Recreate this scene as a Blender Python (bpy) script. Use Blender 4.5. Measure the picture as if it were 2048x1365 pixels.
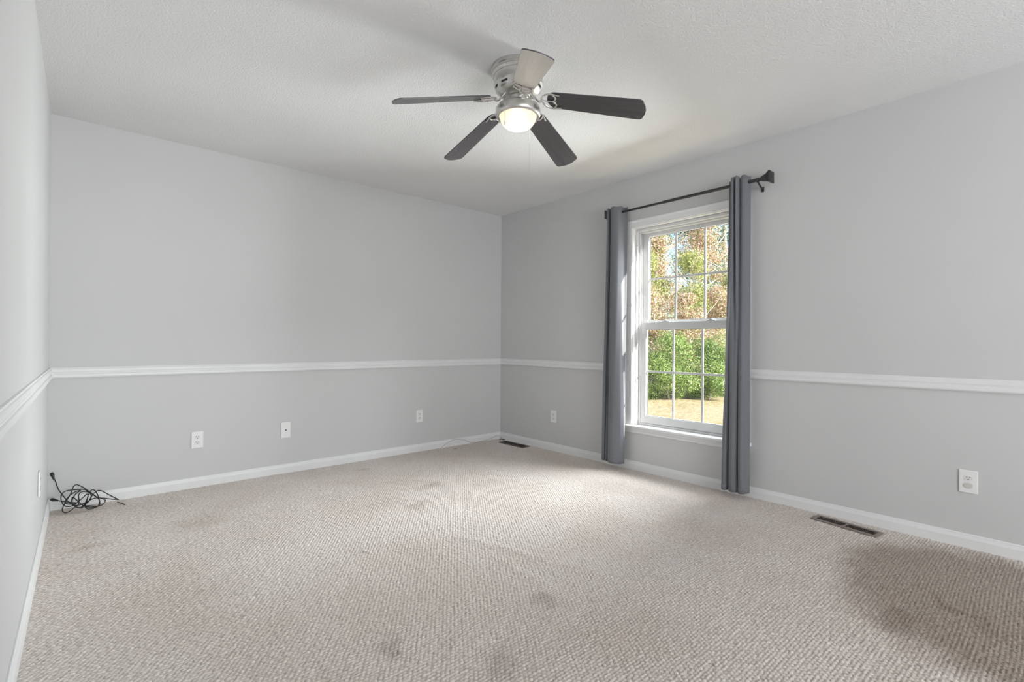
import bpy, bmesh, math, random
import numpy as np
from mathutils import Vector, Matrix, noise

for o in list(bpy.data.objects):
    bpy.data.objects.remove(o)
scene = bpy.context.scene
COL = scene.collection
PI = math.pi

# ------------------------------------------------------------------ camera
F_PX = 982.2
CAM = Vector((-3.4667, -4.1403, 1.0478))
DIR = Vector((0.65936, 0.75182, 0.00384)).normalized()
RGT = Vector((0.75166, -0.65936, 0.00600))
RGT = (RGT - DIR * RGT.dot(DIR)).normalized()
UPV = RGT.cross(DIR)
cam = bpy.data.cameras.new('camera')
cam.sensor_width = 36.0
cam.lens = F_PX * 36.0 / 2048.0
cam.clip_start = 0.02
cam.clip_end = 300
cam_o = bpy.data.objects.new('camera', cam)
COL.objects.link(cam_o)
cam_o.matrix_world = Matrix(((RGT.x, UPV.x, -DIR.x, CAM.x), (RGT.y, UPV.y, -DIR.y, CAM.y),
                             (RGT.z, UPV.z, -DIR.z, CAM.z), (0, 0, 0, 1)))
scene.camera = cam_o

# ------------------------------------------------------------------ view, sky, sun, daylight
vs = scene.view_settings
vs.view_transform = 'Standard'
vs.look = 'None'
vs.gamma = 1.0
vs.exposure = -0.20
vs.use_curve_mapping = False

world = bpy.data.worlds.new('sky')
scene.world = world
world.use_nodes = True
wn = world.node_tree
wn.nodes.clear()
wo = wn.nodes.new('ShaderNodeOutputWorld')
wb = wn.nodes.new('ShaderNodeBackground')
sk = wn.nodes.new('ShaderNodeTexSky')
sk.sky_type = 'NISHITA'
sk.sun_disc = False
sk.sun_elevation = math.radians(40)
sk.sun_rotation = math.radians(-90)
sk.air_density = 1.0
sk.dust_density = 1.2
wb.inputs['Strength'].default_value = 0.34
wn.links.new(sk.outputs[0], wb.inputs['Color'])
wn.links.new(wb.outputs[0], wo.inputs['Surface'])

def aim(o, d):
    o.rotation_euler = Vector(d).to_track_quat('-Z', 'Y').to_euler()

sun = bpy.data.lights.new('sun', 'SUN')
sun.energy = 19.0
sun.angle = math.radians(0.6)
sun.color = (1.0, 0.94, 0.85)
sun_o = bpy.data.objects.new('sun', sun)
COL.objects.link(sun_o)
sun_o.location = (6, -12, 9)
aim(sun_o, (-0.255, 1.0, -0.46))

def area(name, loc, d, sx, sy, power, col, spread=180):
    l = bpy.data.lights.new(name, 'AREA')
    l.shape = 'RECTANGLE'
    l.size, l.size_y = sx, sy
    l.energy = power
    l.color = col
    l.spread = math.radians(spread)
    o = bpy.data.objects.new(name, l)
    COL.objects.link(o)
    o.location = loc
    aim(o, d)
    return o

# open sky beside the house, coming in through the window the photograph shows
area('daylight_side_window', (1.35, -3.05, 2.85), (-1.35, 0.85, -1.65), 1.8, 1.4, 300, (0.97, 0.985, 1.0))
area('daylight_straight_in', (2.1, -2.72, 1.25), (-2.1, 0.48, 0.10), 1.4, 1.7, 490, (0.97, 0.985, 1.0))
# fill lamp added behind the camera, no such source seen
area('front_fill_light', (-2.35, -7.62, 1.15), (0.02, 0.92, 0.36), 2.1, 1.6, 140, (0.98, 0.99, 1.0))

# ------------------------------------------------------------------ helpers
def tag(o, label=None, cat=None, group=None, kind=None):
    if label: o['label'] = label
    if cat: o['category'] = cat
    if group: o['group'] = group
    if kind: o['kind'] = kind
    return o

def thing(name, label=None, cat=None, loc=(0, 0, 0), rotz=0.0, group=None, kind=None):
    o = bpy.data.objects.new(name, None)
    COL.objects.link(o)
    o.empty_display_size = 0.05
    o.location = loc
    o.rotation_euler = (0, 0, rotz)
    return tag(o, label, cat, group, kind)

def link_mesh(name, me, mat, parent=None, smooth=False, angle=None):
    o = bpy.data.objects.new(name, me)
    COL.objects.link(o)
    if mat is not None:
        me.materials.append(mat)
    if smooth:
        me.polygons.foreach_set('use_smooth', [True] * len(me.polygons))
        if angle:
            me.set_sharp_from_angle(angle=math.radians(angle))
    if parent is not None:
        o.parent = parent
    return o

def obj(name, bm, mat, parent=None, smooth=False, angle=35, off=(0, 0, 0)):
    if any(off):
        bmesh.ops.translate(bm, vec=Vector(off), verts=bm.verts)
    bmesh.ops.recalc_face_normals(bm, faces=bm.faces)
    me = bpy.data.meshes.new(name)
    bm.to_mesh(me)
    bm.free()
    return link_mesh(name, me, mat, parent, smooth, angle)

def B():
    return bmesh.new()

def box(bm, lo, hi, bev=0.0, seg=2, mtx=None):
    r = bmesh.ops.create_cube(bm, size=1.0)
    vs_ = r['verts']
    for v in vs_:
        v.co = Vector([lo[i] + (v.co[i] + 0.5) * (hi[i] - lo[i]) for i in range(3)])
    if bev > 0:
        ed = list({e for v in vs_ for e in v.link_edges})
        g = bmesh.ops.bevel(bm, geom=ed, offset=bev, segments=seg, profile=0.5, affect='EDGES')
        vs_ = list({v for f in g['faces'] for v in f.verts} | {v for v in vs_ if v.is_valid})
    if mtx is not None:
        bmesh.ops.transform(bm, matrix=mtx, verts=[v for v in vs_ if v.is_valid])
    return vs_

def lathe(bm, prof, c=(0, 0, 0), n=48, cap=True):
    rings = []
    for r, z in prof:
        if r < 1e-6:
            rings.append([bm.verts.new((c[0], c[1], c[2] + z))])
        else:
            rings.append([bm.verts.new((c[0] + r * math.cos(2 * PI * k / n), c[1] + r * math.sin(2 * PI * k / n), c[2] + z)) for k in range(n)])
    for a, b in zip(rings, rings[1:]):
        for k in range(n):
            k2 = (k + 1) % n
            q = [a[k % len(a)], a[k2 % len(a)], b[k2 % len(b)], b[k % len(b)]]
            u = []
            for v in q:
                if v not in u: u.append(v)
            if len(u) > 2: bm.faces.new(u)
    if cap:
        for rg in (rings[0], rings[-1]):
            if len(rg) > 2: bm.faces.new(rg)
    return rings

def frames(pts):
    ts = []
    n = len(pts)
    for i in range(n):
        t = (pts[min(i + 1, n - 1)] - pts[max(i - 1, 0)])
        ts.append(t.normalized() if t.length > 1e-9 else Vector((0, 0, 1)))
    up = Vector((0, 0, 1)) if abs(ts[0].z) < 0.9 else Vector((1, 0, 0))
    nrm = (up - ts[0] * up.dot(ts[0])).normalized()
    out = []
    for t in ts:
        nrm = (nrm - t * nrm.dot(t))
        nrm = nrm.normalized() if nrm.length > 1e-6 else t.orthogonal().normalized()
        out.append((t, nrm, t.cross(nrm)))
    return out

def tube(bm, pts, r, n=8, cap=True):
    pts = [Vector(p) for p in pts]
    rings = []
    for i, (p, (t, a, b)) in enumerate(zip(pts, frames(pts))):
        rr = r[i] if isinstance(r, list) else r
        ra, rb = rr if isinstance(rr, tuple) else (rr, rr)
        rings.append([bm.verts.new(p + a * (ra * math.cos(2 * PI * k / n)) + b * (rb * math.sin(2 * PI * k / n))) for k in range(n)])
    for A, C in zip(rings, rings[1:]):
        for k in range(n):
            bm.faces.new((A[k], A[(k + 1) % n], C[(k + 1) % n], C[k]))
    if cap:
        bm.faces.new(rings[0]); bm.faces.new(list(reversed(rings[-1])))

def catmull(pts, k=6):
    pts = [Vector(p) for p in pts]
    P = [pts[0] * 2 - pts[1]] + pts + [pts[-1] * 2 - pts[-2]]
    out = []
    for i in range(1, len(P) - 2):
        a, b, c, d = P[i - 1:i + 3]
        for j in range(k):
            t = j / k
            out.append(0.5 * ((2 * b) + (c - a) * t + (2 * a - 5 * b + 4 * c - d) * t * t + (3 * b - a - 3 * c + d) * t ** 3))
    out.append(pts[-1])
    return out

def sweep_profile(bm, prof, p0, p1, out, up=(0, 0, 1), m0=0.0, m1=0.0):
    """profile of (depth, height) pairs swept from p0 to p1; depth goes along out; m0/m1 mitre slopes"""
    p0, p1, out, up = Vector(p0), Vector(p1), Vector(out), Vector(up)
    t = (p1 - p0).normalized()
    A = [bm.verts.new(p0 + out * d + up * h + t * (d * m0)) for d, h in prof]
    C = [bm.verts.new(p1 + out * d + up * h - t * (d * m1)) for d, h in prof]
    n = len(prof)
    for k in range(n):
        bm.faces.new((A[k], A[(k + 1) % n], C[(k + 1) % n], C[k]))
    bm.faces.new(A); bm.faces.new(C)

def slab(bm, outline, z0, z1):
    a = [bm.verts.new((x, y, z0)) for x, y in outline]
    b = [bm.verts.new((x, y, z1)) for x, y in outline]
    bm.faces.new(a); bm.faces.new(b)
    n = len(a)
    for k in range(n):
        bm.faces.new((a[k], a[(k + 1) % n], b[(k + 1) % n], b[k]))

def copy_tree(o, parent=None):
    c = o.copy()
    COL.objects.link(c)
    c.parent = parent
    for ch in list(o.children):
        copy_tree(ch, c)
    return c

# ------------------------------------------------------------------ materials
def newmat(name):
    m = bpy.data.materials.new(name)
    m.use_nodes = True
    nt = m.node_tree
    nt.nodes.clear()
    out = nt.nodes.new('ShaderNodeOutputMaterial')
    bs = nt.nodes.new('ShaderNodeBsdfPrincipled')
    nt.links.new(bs.outputs[0], out.inputs['Surface'])
    return m, nt, bs, out

def N(nt, typ, **kw):
    n = nt.nodes.new(typ)
    for k, v in kw.items():
        if k.startswith('i_'):
            n.inputs[k[2:].replace('_', ' ')].default_value = v
        else:
            setattr(n, k, v)
    return n

def ramp(nt, stops, interp='LINEAR'):
    r = nt.nodes.new('ShaderNodeValToRGB')
    r.color_ramp.interpolation = interp
    el = r.color_ramp.elements
    while len(el) < len(stops): el.new(0.5)
    for e, (p, c) in zip(el, stops):
        e.position = p
        e.color = (*c, 1) if len(c) == 3 else c
    return r

def simple(name, col, rough=0.5, metal=0.0, var=0.04, vscale=6.0, bump=0.0, bscale=200.0, bdist=0.001, coat=0.0, spec=0.5):
    m, nt, bs, out = newmat(name)
    tc = N(nt, 'ShaderNodeTexCoord')
    nz = N(nt, 'ShaderNodeTexNoise', i_Scale=vscale, i_Detail=4.0)
    nt.links.new(tc.outputs['Object'], nz.inputs['Vector'])
    lo = tuple(max(0, c * (1 - var)) for c in col)
    hi = tuple(min(1, c * (1 + var)) for c in col)
    r = ramp(nt, [(0.3, lo), (0.7, hi)])
    nt.links.new(nz.outputs['Fac'], r.inputs['Fac'])
    nt.links.new(r.outputs[0], bs.inputs['Base Color'])
    bs.inputs['Roughness'].default_value = rough
    bs.inputs['Metallic'].default_value = metal
    bs.inputs['Coat Weight'].default_value = coat
    bs.inputs['Specular IOR Level'].default_value = spec
    if bump:
        n2 = N(nt, 'ShaderNodeTexNoise', i_Scale=bscale, i_Detail=3.0)
        nt.links.new(tc.outputs['Object'], n2.inputs['Vector'])
        bp = N(nt, 'ShaderNodeBump', i_Strength=bump, i_Distance=bdist)
        nt.links.new(n2.outputs['Fac'], bp.inputs['Height'])
        nt.links.new(bp.outputs[0], bs.inputs['Normal'])
    return m

M = {}
M['wall'] = simple('wall_paint', (0.605, 0.606, 0.608), 0.62, var=0.015, vscale=1.3, bump=0.12, bscale=160, bdist=0.0006, spec=0.3)
M['trim'] = simple('trim_paint', (0.78, 0.785, 0.79), 0.38, var=0.02, vscale=3)
M['vinyl'] = simple('window_vinyl', (0.66, 0.665, 0.675), 0.32, var=0.01)
M['plate'] = simple('plate_plastic', (0.84, 0.84, 0.84), 0.3, var=0.01)
M['recept'] = simple('receptacle_plastic', (0.77, 0.77, 0.765), 0.35, var=0.01)
M['almond'] = simple('almond_cap_plastic', (0.62, 0.61, 0.57), 0.4, var=0.01)
M['slot'] = simple('dark_slot', (0.02, 0.02, 0.02), 0.8, var=0)
M['steel'] = simple('screw_steel', (0.55, 0.55, 0.54), 0.35, metal=1.0)
M['nickel'] = simple('brushed_nickel', (0.66, 0.645, 0.62), 0.33, metal=1.0, var=0.05, vscale=30)
M['black_metal'] = simple('dark_bronze', (0.045, 0.045, 0.049), 0.38, metal=0.5, var=0.15, vscale=20)
M['cord'] = simple('black_rubber', (0.012, 0.012, 0.014), 0.45, var=0.1)
M['wire'] = simple('grey_wire', (0.30, 0.31, 0.31), 0.5)
M['vent'] = simple('brown_metal', (0.27, 0.225, 0.195), 0.45, metal=0.3, var=0.1, vscale=30)
M['vent_dark'] = simple('dark_brown_metal', (0.065, 0.048, 0.04), 0.45, metal=0.3, var=0.1, vscale=30)
M['lint'] = simple('lint', (0.75, 0.74, 0.7), 0.9)
M['darklint'] = simple('loose_yarn', (0.10, 0.085, 0.07), 0.95)

# ceiling: sprayed popcorn texture
def ceiling_mat():
    m, nt, bs, out = newmat('popcorn_ceiling')
    tc = N(nt, 'ShaderNodeTexCoord')
    n1 = N(nt, 'ShaderNodeTexNoise', i_Scale=105.0, i_Detail=4.0, i_Roughness=0.6)
    n2 = N(nt, 'ShaderNodeTexVoronoi', i_Scale=120.0)
    n3 = N(nt, 'ShaderNodeTexNoise', i_Scale=1.6, i_Detail=3.0)
    for n in (n1, n2, n3):
        nt.links.new(tc.outputs['Object'], n.inputs['Vector'])
    mx = N(nt, 'ShaderNodeMath', operation='SUBTRACT')
    nt.links.new(n1.outputs['Fac'], mx.inputs[0])
    sc = N(nt, 'ShaderNodeMath', operation='MULTIPLY')
    sc.inputs[1].default_value = 0.45
    nt.links.new(n2.outputs['Distance'], sc.inputs[0])
    nt.links.new(sc.outputs[0], mx.inputs[1])
    bp = N(nt, 'ShaderNodeBump', i_Strength=0.5, i_Distance=0.005)
    nt.links.new(mx.outputs[0], bp.inputs['Height'])
    nt.links.new(bp.outputs[0], bs.inputs['Normal'])
    r = ramp(nt, [(0.3, (0.79, 0.79, 0.79)), (0.7, (0.82, 0.82, 0.82))])
    nt.links.new(n3.outputs['Fac'], r.inputs['Fac'])
    nt.links.new(r.outputs[0], bs.inputs['Base Color'])
    bs.inputs['Roughness'].default_value = 0.95
    bs.inputs['Specular IOR Level'].default_value = 0.1
    return m
M['ceiling'] = ceiling_mat()

# carpet yarn: beige berber with heathered loops and worn, soiled areas, plus one painted shade patch
def carpet_mat():
    m, nt, bs, out = newmat('berber_carpet')
    tc = N(nt, 'ShaderNodeTexCoord')
    pos = tc.outputs['Object']
    fine = N(nt, 'ShaderNodeTexNoise', i_Scale=70.0, i_Detail=3.0)
    big = N(nt, 'ShaderNodeTexNoise', i_Scale=1.5, i_Detail=4.0, i_Roughness=0.55)
    med = N(nt, 'ShaderNodeTexNoise', i_Scale=7.0, i_Detail=3.0)
    for n in (fine, big, med):
        nt.links.new(pos, n.inputs['Vector'])
    r1 = ramp(nt, [(0.30, CARPET[0]), (0.52, CARPET[1]), (0.72, CARPET[2])])
    nt.links.new(fine.outputs['Fac'], r1.inputs['Fac'])
    r2 = ramp(nt, [(0.36, (0.90, 0.875, 0.85)), (0.60, (1.0, 1.0, 1.0))])
    nt.links.new(big.outputs['Fac'], r2.inputs['Fac'])
    mul = N(nt, 'ShaderNodeMix', data_type='RGBA', blend_type='MULTIPLY')
    mul.inputs['Factor'].default_value = 1.0
    nt.links.new(r1.outputs[0], mul.inputs['A'])
    nt.links.new(r2.outputs[0], mul.inputs['B'])
    cur = mul.outputs['Result']
    # soiled patches and painted shade: (x, y, rx, ry, rotation, softness, colour, amount)
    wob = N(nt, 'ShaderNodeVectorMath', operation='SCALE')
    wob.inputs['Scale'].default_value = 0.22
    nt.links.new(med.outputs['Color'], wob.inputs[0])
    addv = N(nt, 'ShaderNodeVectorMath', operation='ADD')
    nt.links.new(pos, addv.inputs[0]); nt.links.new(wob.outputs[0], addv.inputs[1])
    for (x, y, rx, ry, rot, soft, col, amt) in STAINS_AND_SHADE:
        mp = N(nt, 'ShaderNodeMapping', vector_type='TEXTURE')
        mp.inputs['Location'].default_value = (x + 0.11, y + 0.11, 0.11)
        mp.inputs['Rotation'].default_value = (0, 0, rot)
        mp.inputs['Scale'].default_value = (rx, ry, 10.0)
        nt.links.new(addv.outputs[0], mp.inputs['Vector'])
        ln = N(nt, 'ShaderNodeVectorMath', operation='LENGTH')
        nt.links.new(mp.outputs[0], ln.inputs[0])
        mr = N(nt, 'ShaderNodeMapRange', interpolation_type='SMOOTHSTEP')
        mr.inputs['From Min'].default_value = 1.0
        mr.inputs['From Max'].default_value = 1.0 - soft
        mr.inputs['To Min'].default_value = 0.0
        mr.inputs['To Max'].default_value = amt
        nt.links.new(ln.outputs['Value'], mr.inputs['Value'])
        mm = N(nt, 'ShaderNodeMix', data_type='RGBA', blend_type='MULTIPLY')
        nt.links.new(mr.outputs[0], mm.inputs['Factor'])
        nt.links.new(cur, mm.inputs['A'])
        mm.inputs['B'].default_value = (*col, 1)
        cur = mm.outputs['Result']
    nt.links.new(cur, bs.inputs['Base Color'])
    yarn = N(nt, 'ShaderNodeTexNoise', i_Scale=420.0, i_Detail=2.0)
    nt.links.new(pos, yarn.inputs['Vector'])
    bp = N(nt, 'ShaderNodeBump', i_Strength=0.5, i_Distance=0.0012)
    nt.links.new(yarn.outputs['Fac'], bp.inputs['Height'])
    nt.links.new(bp.outputs[0], bs.inputs['Normal'])
    bs.inputs['Roughness'].default_value = 1.0
    bs.inputs['Specular IOR Level'].default_value = 0.05
    bs.inputs['Sheen Weight'].default_value = 0.15
    return m
CARPET = ((0.565, 0.510, 0.473), (0.68, 0.625, 0.586), (0.76, 0.713, 0.678))
STAINS_AND_SHADE = [
    (-0.72, -3.98, 0.80, 0.66, 0.5, 0.34, (0.52, 0.475, 0.43), 0.92),  # broad patch: dimmer light on this part of the floor, painted into the colour
    (-1.12, -3.68, 0.16, 0.10, 0.3, 0.6, (0.75, 0.72, 0.70), 0.6),
    (-0.86, -3.85, 0.30, 0.04, 0.75, 0.8, (0.70, 0.66, 0.62), 0.6),
    (-2.03, -2.71, 0.10, 0.06, 0.4, 0.8, (0.62, 0.58, 0.56), 0.6),
    (-2.66, -2.61, 0.09, 0.06, 0.9, 0.8, (0.62, 0.58, 0.56), 0.6),
    (-2.42, -2.90, 0.16, 0.10, 0.2, 0.8, (0.76, 0.73, 0.72), 0.7),
    (-1.82, -1.37, 0.13, 0.07, 0.7, 0.8, (0.72, 0.69, 0.66), 0.7),
    (-1.55, -1.05, 0.20, 0.10, 0.2, 0.8, (0.78, 0.75, 0.72), 0.7),
    (-2.94, -0.82, 0.26, 0.18, 0.3, 0.9, (0.78, 0.74, 0.70), 0.6),
    (-3.44, -0.85, 0.09, 0.08, 0.0, 0.9, (0.72, 0.68, 0.64), 0.6),
    (-0.66, -0.12, 0.05, 0.03, 0.0, 0.8, (0.45, 0.38, 0.34), 0.8),
    (-1.70, -0.30, 0.10, 0.05, 0.3, 0.8, (0.74, 0.70, 0.66), 0.7),
]
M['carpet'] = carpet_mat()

def fabric_mat():
    m, nt, bs, out = newmat('grey_curtain_fabric')
    tc = N(nt, 'ShaderNodeTexCoord')
    mp = N(nt, 'ShaderNodeMapping')
    mp.inputs['Scale'].default_value = (900, 900, 260)
    nt.links.new(tc.outputs['Object'], mp.inputs['Vector'])
    nz = N(nt, 'ShaderNodeTexNoise', i_Scale=1.0, i_Detail=2.0)
    nt.links.new(mp.outputs[0], nz.inputs['Vector'])
    r = ramp(nt, [(0.3, (0.150, 0.156, 0.174)), (0.7, (0.195, 0.203, 0.224))])
    nt.links.new(nz.outputs['Fac'], r.inputs['Fac'])
    nt.links.new(r.outputs[0], bs.inputs['Base Color'])
    bs.inputs['Roughness'].default_value = 0.75
    bs.inputs['Sheen Weight'].default_value = 0.2
    bs.inputs['Specular IOR Level'].default_value = 0.25
    bp = N(nt, 'ShaderNodeBump', i_Strength=0.15, i_Distance=0.0006)
    nt.links.new(nz.outputs['Fac'], bp.inputs['Height'])
    nt.links.new(bp.outputs[0], bs.inputs['Normal'])
    return m
M['fabric'] = fabric_mat()

def wood_mat(name, lo, hi, rough=0.35, coat=0.2):
    m, nt, bs, out = newmat(name)
    tc = N(nt, 'ShaderNodeTexCoord')
    mp = N(nt, 'ShaderNodeMapping')
    mp.inputs['Scale'].default_value = (2.5, 55, 55)
    nt.links.new(tc.outputs['Object'], mp.inputs['Vector'])
    nz = N(nt, 'ShaderNodeTexNoise', i_Scale=1.0, i_Detail=5.0, i_Distortion=0.6)
    nt.links.new(mp.outputs[0], nz.inputs['Vector'])
    r = ramp(nt, [(0.3, lo), (0.7, hi)])
    nt.links.new(nz.outputs['Fac'], r.inputs['Fac'])
    nt.links.new(r.outputs[0], bs.inputs['Base Color'])
    bs.inputs['Roughness'].default_value = rough
    bs.inputs['Coat Weight'].default_value = coat
    bs.inputs['Coat Roughness'].default_value = 0.3
    bp = N(nt, 'ShaderNodeBump', i_Strength=0.08, i_Distance=0.001)
    nt.links.new(nz.outputs['Fac'], bp.inputs['Height'])
    nt.links.new(bp.outputs[0], bs.inputs['Normal'])
    return m
M['espresso'] = wood_mat('espresso_wood', (0.050, 0.045, 0.050), (0.080, 0.073, 0.080), 0.30, 0.4)
M['pale_face'] = wood_mat('pale_wood', (0.62, 0.585, 0.545), (0.68, 0.65, 0.61), 0.5, 0.05)

def pane_mat():
    m, nt, bs, out = newmat('window_glass')
    nt.nodes.remove(bs)
    tr = N(nt, 'ShaderNodeBsdfTransparent')
    tr.inputs['Color'].default_value = (0.97, 0.985, 0.975, 1)
    gl = N(nt, 'ShaderNodeBsdfGlossy')
    gl.inputs['Roughness'].default_value = 0.02
    mx = N(nt, 'ShaderNodeMixShader')
    mx.inputs['Fac'].default_value = 0.035
    nt.links.new(tr.outputs[0], mx.inputs[1])
    nt.links.new(gl.outputs[0], mx.inputs[2])
    nt.links.new(mx.outputs[0], out.inputs['Surface'])
    return m
M['glass'] = pane_mat()

def bowl_mat():
    m, nt, bs, out = newmat('frosted_bowl_glass')
    nt.nodes.remove(bs)
    tl = N(nt, 'ShaderNodeBsdfTranslucent')
    tl.inputs['Color'].default_value = (0.30, 0.285, 0.235, 1)
    tr = N(nt, 'ShaderNodeBsdfTransparent')
    tr.inputs['Color'].default_value = (1, 0.98, 0.92, 1)
    df = N(nt, 'ShaderNodeBsdfDiffuse')
    df.inputs['Color'].default_value = (0.55, 0.53, 0.45, 1)
    m1 = N(nt, 'ShaderNodeMixShader')
    m1.inputs['Fac'].default_value = 0.35
    nt.links.new(tl.outputs[0], m1.inputs[1]); nt.links.new(df.outputs[0], m1.inputs[2])
    m2 = N(nt, 'ShaderNodeMixShader')
    m2.inputs['Fac'].default_value = 0.14
    nt.links.new(m1.outputs[0], m2.inputs[1]); nt.links.new(tr.outputs[0], m2.inputs[2])
    nt.links.new(m2.outputs[0], out.inputs['Surface'])
    return m
M['bowl'] = bowl_mat()

def bulb_mat(strength):
    m, nt, bs, out = newmat('lit_bulb')
    nt.nodes.remove(bs)
    em = N(nt, 'ShaderNodeEmission')
    em.inputs['Color'].default_value = (1.0, 0.93, 0.82, 1)
    em.inputs['Strength'].default_value = strength
    nt.links.new(em.outputs[0], out.inputs['Surface'])
    return m
M['bulb'] = bulb_mat(60.0)

# ------------------------------------------------------------------ room shell
W = 3.6155          # room width along the back wall
H = 2.44
YF = -7.40          # wall behind the camera
LS = 0.0032         # the left wall runs very slightly out of square
def xl(y): return -W + LS * y

def struct(name, bm, mat, label, parent=None, smooth=False, angle=35):
    o = obj(name, bm, mat, parent, smooth, angle)
    return tag(o, label, None, None, 'structure')

bm = B(); box(bm, (-W - 0.12, 0.0, -0.25), (0.14, 0.14, H + 0.12)); struct('wall_back', bm, M['wall'], 'pale grey back wall with white chair rail')
bm = B()
a = [(xl(0), 0.0), (xl(YF), YF), (xl(YF) - 0.12, YF), (xl(0) - 0.12, 0.0)]
slab(bm, a, -0.25, H + 0.12); struct('wall_left', bm, M['wall'], 'pale grey left wall seen at a steep angle')
# right wall around the window opening
WY0, WY1, WZ0, WZ1 = -2.618, -1.713, 0.345, 2.013
bm = B()
box(bm, (0, YF, -0.25), (0.14, WY0, H + 0.12)); box(bm, (0, WY1, -0.25), (0.14, 0, H + 0.12))
box(bm, (0, WY0, -0.25), (0.14, WY1, WZ0)); box(bm, (0, WY0, WZ1), (0.14, WY1, H + 0.12))
struct('wall_right', bm, M['wall'], 'pale grey right wall with the window')
# wall behind the camera, with a wide opening added for the fill lamp
FX0, FX1, FZ0, FZ1 = -3.45, -1.15, 0.0, 2.15
bm = B()
box(bm, (-W - 0.2, YF - 0.12, -0.25), (FX0, YF, H + 0.12)); box(bm, (FX1, YF - 0.12, -0.25), (0.14, YF, H + 0.12))
box(bm, (FX0, YF - 0.12, FZ1), (FX1, YF, H + 0.12))
struct('wall_front', bm, M['wall'], 'pale grey wall behind the camera')
bm = B(); box(bm, (-W - 0.2, YF - 0.12, H), (0.14, 0.14, H + 0.14)); struct('ceiling', bm, M['ceiling'], 'white popcorn textured ceiling')

# carpet: every loop of the pile is modelled in the surface
def carpet():
    PX, PY, NX, NY = 0.0178, 0.0128, 5, 4
    x0, x1, y0, y1 = -W - 0.03, 0.0, -4.75, 0.0
    nx = int((x1 - x0) / (PX / NX)) + 1
    ny = int((y1 - y0) / (PY / NY)) + 1
    X, Y = np.meshgrid(np.linspace(x0, x1, nx), np.linspace(y0, y1, ny))
    rng = np.random.default_rng(5)
    def wob(s):
        o = np.zeros_like(X)
        for _ in range(6):
            kx, ky = rng.normal(0, s, 2); ph = rng.uniform(0, 6.28)
            o += np.sin(kx * X + ky * Y + ph)
        return o / 6
    U = X + 0.012 * wob(3.0) + 0.004 * wob(16)
    V = Y + 0.012 * wob(3.0) + 0.004 * wob(16)
    v = V / PY
    row = np.floor(v)
    u = U / PX + 0.5 * np.mod(row, 2)
    cel = np.floor(u)
    h1 = np.mod(np.sin(row * 12.9898 + cel * 78.233) * 43758.5453, 1.0)
    h2 = np.mod(np.sin(row * 39.3468 + cel * 11.135) * 24634.6345, 1.0)
    h3 = np.mod(np.sin(row * 73.156 + cel * 52.235) * 12414.123, 1.0)
    fu = u - cel - 0.5 + (h1 - 0.5) * 0.22
    fv = v - row - 0.5 + (h2 - 0.5) * 0.22
    r2 = (fu / 0.56) ** 2 + (fv / 0.60) ** 2
    Z = 0.0062 * np.sqrt(np.clip(1 - r2, 0, 1)) * (0.75 + 0.5 * h3) - 0.0055
    # soft ridges where the carpet has stretched
    def ridge(p, q, w, h):
        dx, dy = q[0] - p[0], q[1] - p[1]; L2 = dx * dx + dy * dy
        t = np.clip(((X - p[0]) * dx + (Y - p[1]) * dy) / L2, 0, 1)
        d = np.hypot(X - p[0] - t * dx, Y - p[1] - t * dy)
        return h * np.exp(-(d / w) ** 2) * np.sin(PI * np.clip(t, 0.001, 0.999)) ** 0.5
    Z += ridge((-1.95, -1.9), (-1.62, -2.95), 0.035, 0.009) + ridge((-1.95, -2.25), (-1.95, -2.75), 0.03, 0.004)
    Z += 0.0015 * wob(4.0)
    co = np.stack([X, Y, Z], -1).reshape(-1, 3).astype(np.float32)
    i = np.arange(nx * ny).reshape(ny, nx)
    q = np.stack([i[:-1, :-1], i[:-1, 1:], i[1:, 1:], i[1:, :-1]], -1).reshape(-1)
    me = bpy.data.meshes.new('floor')
    me.vertices.add(nx * ny); me.vertices.foreach_set('co', co.ravel())
    nf = len(q) // 4
    me.loops.add(len(q)); me.loops.foreach_set('vertex_index', q.astype(np.int32))
    me.polygons.add(nf)
    me.polygons.foreach_set('loop_start', np.arange(0, nf * 4, 4, dtype=np.int32))
    me.polygons.foreach_set('loop_total', np.full(nf, 4, dtype=np.int32))
    me.polygons.foreach_set('use_smooth', np.ones(nf, dtype=bool))
    me.update(calc_edges=True)
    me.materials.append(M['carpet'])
    o = bpy.data.objects.new('floor', me); COL.objects.link(o)
    tag(o, 'beige looped berber carpet covering the whole floor', None, None, 'structure')
carpet()
bm = B(); box(bm, (-W - 0.12, YF - 0.1, -0.25), (0.0, 0.0, -0.012)); struct('floor_slab', bm, M['trim'], 'floor under the carpet')

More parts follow.
